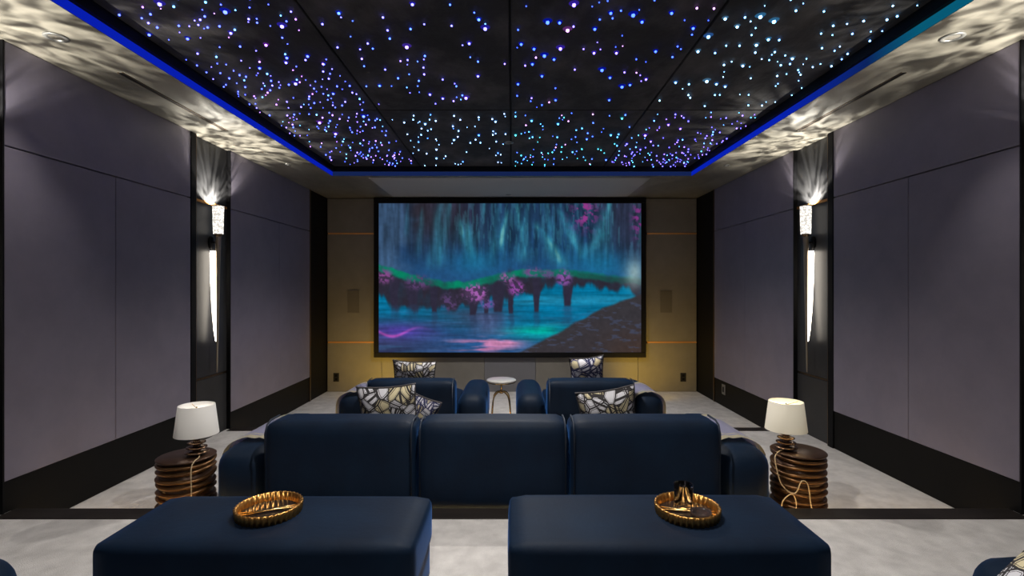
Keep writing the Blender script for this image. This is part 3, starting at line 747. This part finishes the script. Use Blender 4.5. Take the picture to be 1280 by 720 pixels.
# ------------------------------------------------------------------ scatter cushions
def pillow(loc, rot, wd, ht, th, label, m='pillow', uvo=(0, 0), group='patterned scatter cushions'):
    bm = bmesh.new(); uvl = bm.loops.layers.uv.new('UVMap'); n = 14; grid = {}
    for side in (1, -1):
        for i in range(n+1):
            for j in range(n+1):
                u, v = -1+2*i/n, -1+2*j/n
                edge = i in (0, n) or j in (0, n)
                if edge and side < 0: grid[side, i, j] = grid[1, i, j]; continue
                x = u*wd/2*(1-.085*(1-v*v)); z = v*ht/2*(1-.085*(1-u*u))
                y = side*th/2*((1-u**4)*(1-v**4))**.6
                grid[side, i, j] = bm.verts.new((x, -y, z))
    for side in (1, -1):
        for i in range(n):
            for j in range(n):
                ids = [(i, j), (i+1, j), (i+1, j+1), (i, j+1)]
                if side < 0: ids.reverse()
                f = bm.faces.new([grid[side, a, b] for a, b in ids]); f.smooth = True
                for l, (a, b) in zip(f.loops, ids): l[uvl].uv = (a/n*wd/ht+uvo[0], b/n+uvo[1])
    t = empty('scatter_cushion', loc, label, 'cushion', group); t.rotation_euler = rot
    c = obj('cover', bm, M[m], t)
    e = [(u*wd/2*(1-.085*(1-v*v)), 0, v*ht/2*(1-.085*(1-u*u))) for u, v in
         [(-1+2*i/n, -1) for i in range(n)]+[(1, -1+2*i/n) for i in range(n)]+[(1-2*i/n, 1) for i in range(n)]+[(-1, 1-2*i/n) for i in range(n+1)]]
    obj('seam_piping', tube(bmesh.new(), e, .006, 6), M['piping_w'], t, True)
    return t
M['piping_w'] = mat('dark cushion piping', (0.06, 0.055, 0.06, 1), 0.8)
R = math.radians
pillow((-.785, 3.165, F1+.565), (R(14), R(-3), R(2)), .37, .40, .15, 'cream and charcoal angular print cushion on the middle sofa, left')
pillow((-.62, 3.36, F1+.53), (R(12), R(20), R(-6)), .24, .24, .10, 'blue toned angular print cushion half hidden behind another, left', 'pillow_b', (3, 1))
pillow((.615, 3.165, F1+.545), (R(14), R(-9), R(-3)), .37, .40, .15, 'cream and charcoal angular print cushion on the middle sofa, right', uvo=(5.2, 2.1))
pillow((-1.04, 5.29, .575), (R(12), R(2.5), R(0)), .46, .40, .15, 'angular print cushion on the left front loveseat', uvo=(1.7, 4.2))
pillow((.80, 5.29, .60), (R(12), R(-5), R(6)), .37, .44, .15, 'blue toned angular print cushion on the right front loveseat', 'pillow_b', (7, 3))
pillow((1.30, 1.07, F2+.56), (R(-45), 0, R(-90)), .38, .36, .13, 'white angular print cushion against right arm of the rear sofa', uvo=(2.6, 6.3))
pillow((-1.37, 1.06, F2+.52), (R(-45), 0, R(90)), .36, .34, .12, 'white angular print cushion against left arm of the rear sofa', uvo=(9.1, 1.3))

# ------------------------------------------------------------------ round side table between the loveseats
t = empty('side_table', (-.115, 5.33, 0), 'small round marble side table on arched brass legs between the loveseats', 'table')
obj('table_top', LA([(0, .535), (.150, .535), (.158, .540), (.160, .548), (.158, .556), (.150, .56), (0, .56)], 40), M['marble'], t, True)
obj('table_ring', LA([(.10, .527), (.15, .527), (.15, .535), (.10, .535)], 32), M['gold'], t)
obj('stem', tube(bmesh.new(), [(0, 0, .43), (0, 0, .53)], .010, 12), M['gold'], t, True)
obj('collar', LA([(0, .405), (.018, .408), (.020, .425), (.012, .445), (0, .445)], 16), M['gold'], t, True)
for k in range(4):
    a = PI/4+k*PI/2
    pts = smooth_path([(0, 0, .42), (.05*math.cos(a), .05*math.sin(a), .425), (.11*math.cos(a), .11*math.sin(a), .375), (.135*math.cos(a), .135*math.sin(a), .24), (.15*math.cos(a), .15*math.sin(a), .007)], 5)
    obj('leg', tube(bmesh.new(), pts, .0075, 8), M['gold'], t, True)

# ------------------------------------------------------------------ ribbed drum tables and lamps
def drum(x, y, label):
    t = empty('drum_table', (x, y, F1), label, 'side table', 'ribbed drum side tables')
    H, r0 = .372, .150
    obj('core', LA([(0, 0), (r0-.014, 0), (r0-.014, H-.012), (0, H-.012)], 32), M['drum'], t, True)
    obj('top', LA([(0, H-.014), (r0-.01, H-.014), (r0+.004, H-.010), (r0+.006, H-.004), (r0, H), (0, H)], 36), M['drum'], t, True)
    N = 9
    for k in range(N):
        z = .018+(H-.05)*k/(N-1); ph, am = rnd.uniform(0, 6.28), rnd.uniform(.004, .008)
        wob = lambda a, r, zz: (r*(1+.012*math.sin(2*a+ph)), zz+am*math.sin(a+ph)+.003*math.sin(3*a+ph))
        obj('rib', LA([(r0-.018, z-.014), (r0-.004, z-.011), (r0+.005, z-.002), (r0+.006, z+.004), (r0-.002, z+.010), (r0-.018, z+.012)], 36, wob=wob), M['drum_edge'], t, True)
    return t
def lamp(x, y, label, cold, cord):
    z = F1+.372
    t = empty('table_lamp', (x, y, z), label, 'lamp', 'table lamps on the drum tables')
    obj('stem', LA([(0, .002), (.030, .002), (.030, .008), (.022, .02), (.016, .16), (0, .165)], 20), M['lamp_disc'], t, True)
    for k in range(5):
        r = .064-.0075*k; zz = .012+.028*k
        obj('disc', LA([(0, zz), (r*.7, zz), (r, zz+.006), (r, zz+.010), (r*.7, zz+.014), (0, zz+.014)], 28), M['lamp_disc'], t, True)
    sm = M['shade_cold' if cold else 'shade']
    obj('shade', LA([(.118, .125), (.097, .300), (.094, .300), (.115, .125)], 40), sm, t, True)
    for q in range(3):
        a = q*2*PI/3+.3
        obj('shade_spoke', tube(bmesh.new(), [(0, 0, .278), (.096*math.cos(a), .096*math.sin(a), .290)], .0018, 6), M['gold'], t)
    obj('harp', tube(bmesh.new(), [(0, 0, .16), (0, 0, .288)], .004, 8), M['gold'], t, True)
    bm = bmesh.new(); bmesh.ops.create_uvsphere(bm, u_segments=12, v_segments=8, radius=.022, matrix=Matrix.Translation((.03, 0, .215)))
    obj('bulb', bm, M['white'], t, True)
    point('lamp_light', (.0, .03, .245), P_LAMP*(.35 if cold else 1.0), (1.0, .93, .85) if cold else (1.0, .82, .45), .02, t)
    obj('cord', tube(bmesh.new(), smooth_path([(p[0], p[1], p[2]) for p in cord], 8), .0032, 6), M['cord'], t, True)
    return t
drum(-1.945, 2.965, 'dark bronze ribbed drum table left of the middle sofa')
drum(1.765, 3.06, 'dark bronze ribbed drum table right of the middle sofa')
lamp(-1.885, 2.965, 'table lamp with white shade on the left drum table', True,
     [(.03, -.02, .006), (.055, -.07, .006), (.065, -.125, .004), (.070, -.160, -.03), (.075, -.166, -.15), (.078, -.170, -.26), (.09, -.20, -.365), (.13, -.18, -.368)])
cz = -.366
lamp(1.690, 3.06, 'table lamp with ivory shade glowing inside on the right drum table', False,
     [(-.03, -.02, .006), (-.07, -.05, .006), (-.095, -.075, .004), (-.12, -.10, -.03), (-.10, -.135, -.16), (-.04, -.165, -.20), (.0, -.166, -.13), (.035, -.168, -.15), (.05, -.172, -.26),
      (.06, -.19, -.35), (.10, -.20, cz), (.0, -.19, cz), (-.11, -.185, -.33), (-.125, -.19, -.24), (-.06, -.178, -.20), (-.04, -.18, -.28), (-.10, -.19, -.35), (-.03, -.185, -.33), (.03, -.19, cz), (.09, -.175, cz)])

# ------------------------------------------------------------------ trays and what they hold
ZO = F2+.368
def tray(x, y, label, rz):
    t = empty('serving_tray', (x, y, ZO), label, 'tray', 'round brass trays', rz)
    r = .114
    obj('tray_floor', LA(disc_prof(r-.006, 0, .006, .001), 40), M['tray_in'], t)
    def flute(a, rr, z): return rr+.0030*math.cos(36*a), z
    obj('rim', LA([(r-.008, .001), (r-.001, .001), (r+.004, .036), (r+.001, .038), (r-.004, .036), (r-.008, .006)], 144, wob=flute), M['tray'], t, True)
    for k, a in enumerate((.0, .22)):
        d = Vector((math.cos(a), math.sin(a), 0)); e = Vector((-d.y, d.x, 0))
        obj('divider', tube(bmesh.new(), [d*-.104+Vector((0, 0, .012)), d*.104+Vector((0, 0, .013))], .0035, 8), M['gold'], t, True)
    return t
tray(-.918, 1.875, 'round ribbed brass tray on the left ottoman', .28)
tray(.660, 1.870, 'round ribbed brass tray on right ottoman, with tumbler and bowl', -.35)
t = empty('tumbler', (.665, 1.925, ZO+.0065), 'clear glass tumbler standing at the back of the right tray', 'glass')
obj('glass_wall', LA([(0, 0), (.030, 0), (.033, .004), (.037, .085), (.0345, .085), (.031, .012), (0, .010)], 32), M['glass'], t, True)
t = empty('glass_bowl', (.690, 1.812, ZO+.0065), 'small smoked glass bowl in the right tray, in front of tumbler', 'bowl')
obj('bowl_shell', LA([(0, 0), (.022, 0), (.033, .014), (.038, .030), (.035, .030), (.030, .016), (.02, .005), (0, .004)], 32), M['smoke'], t, True)
print('stars as objects:', n_star)
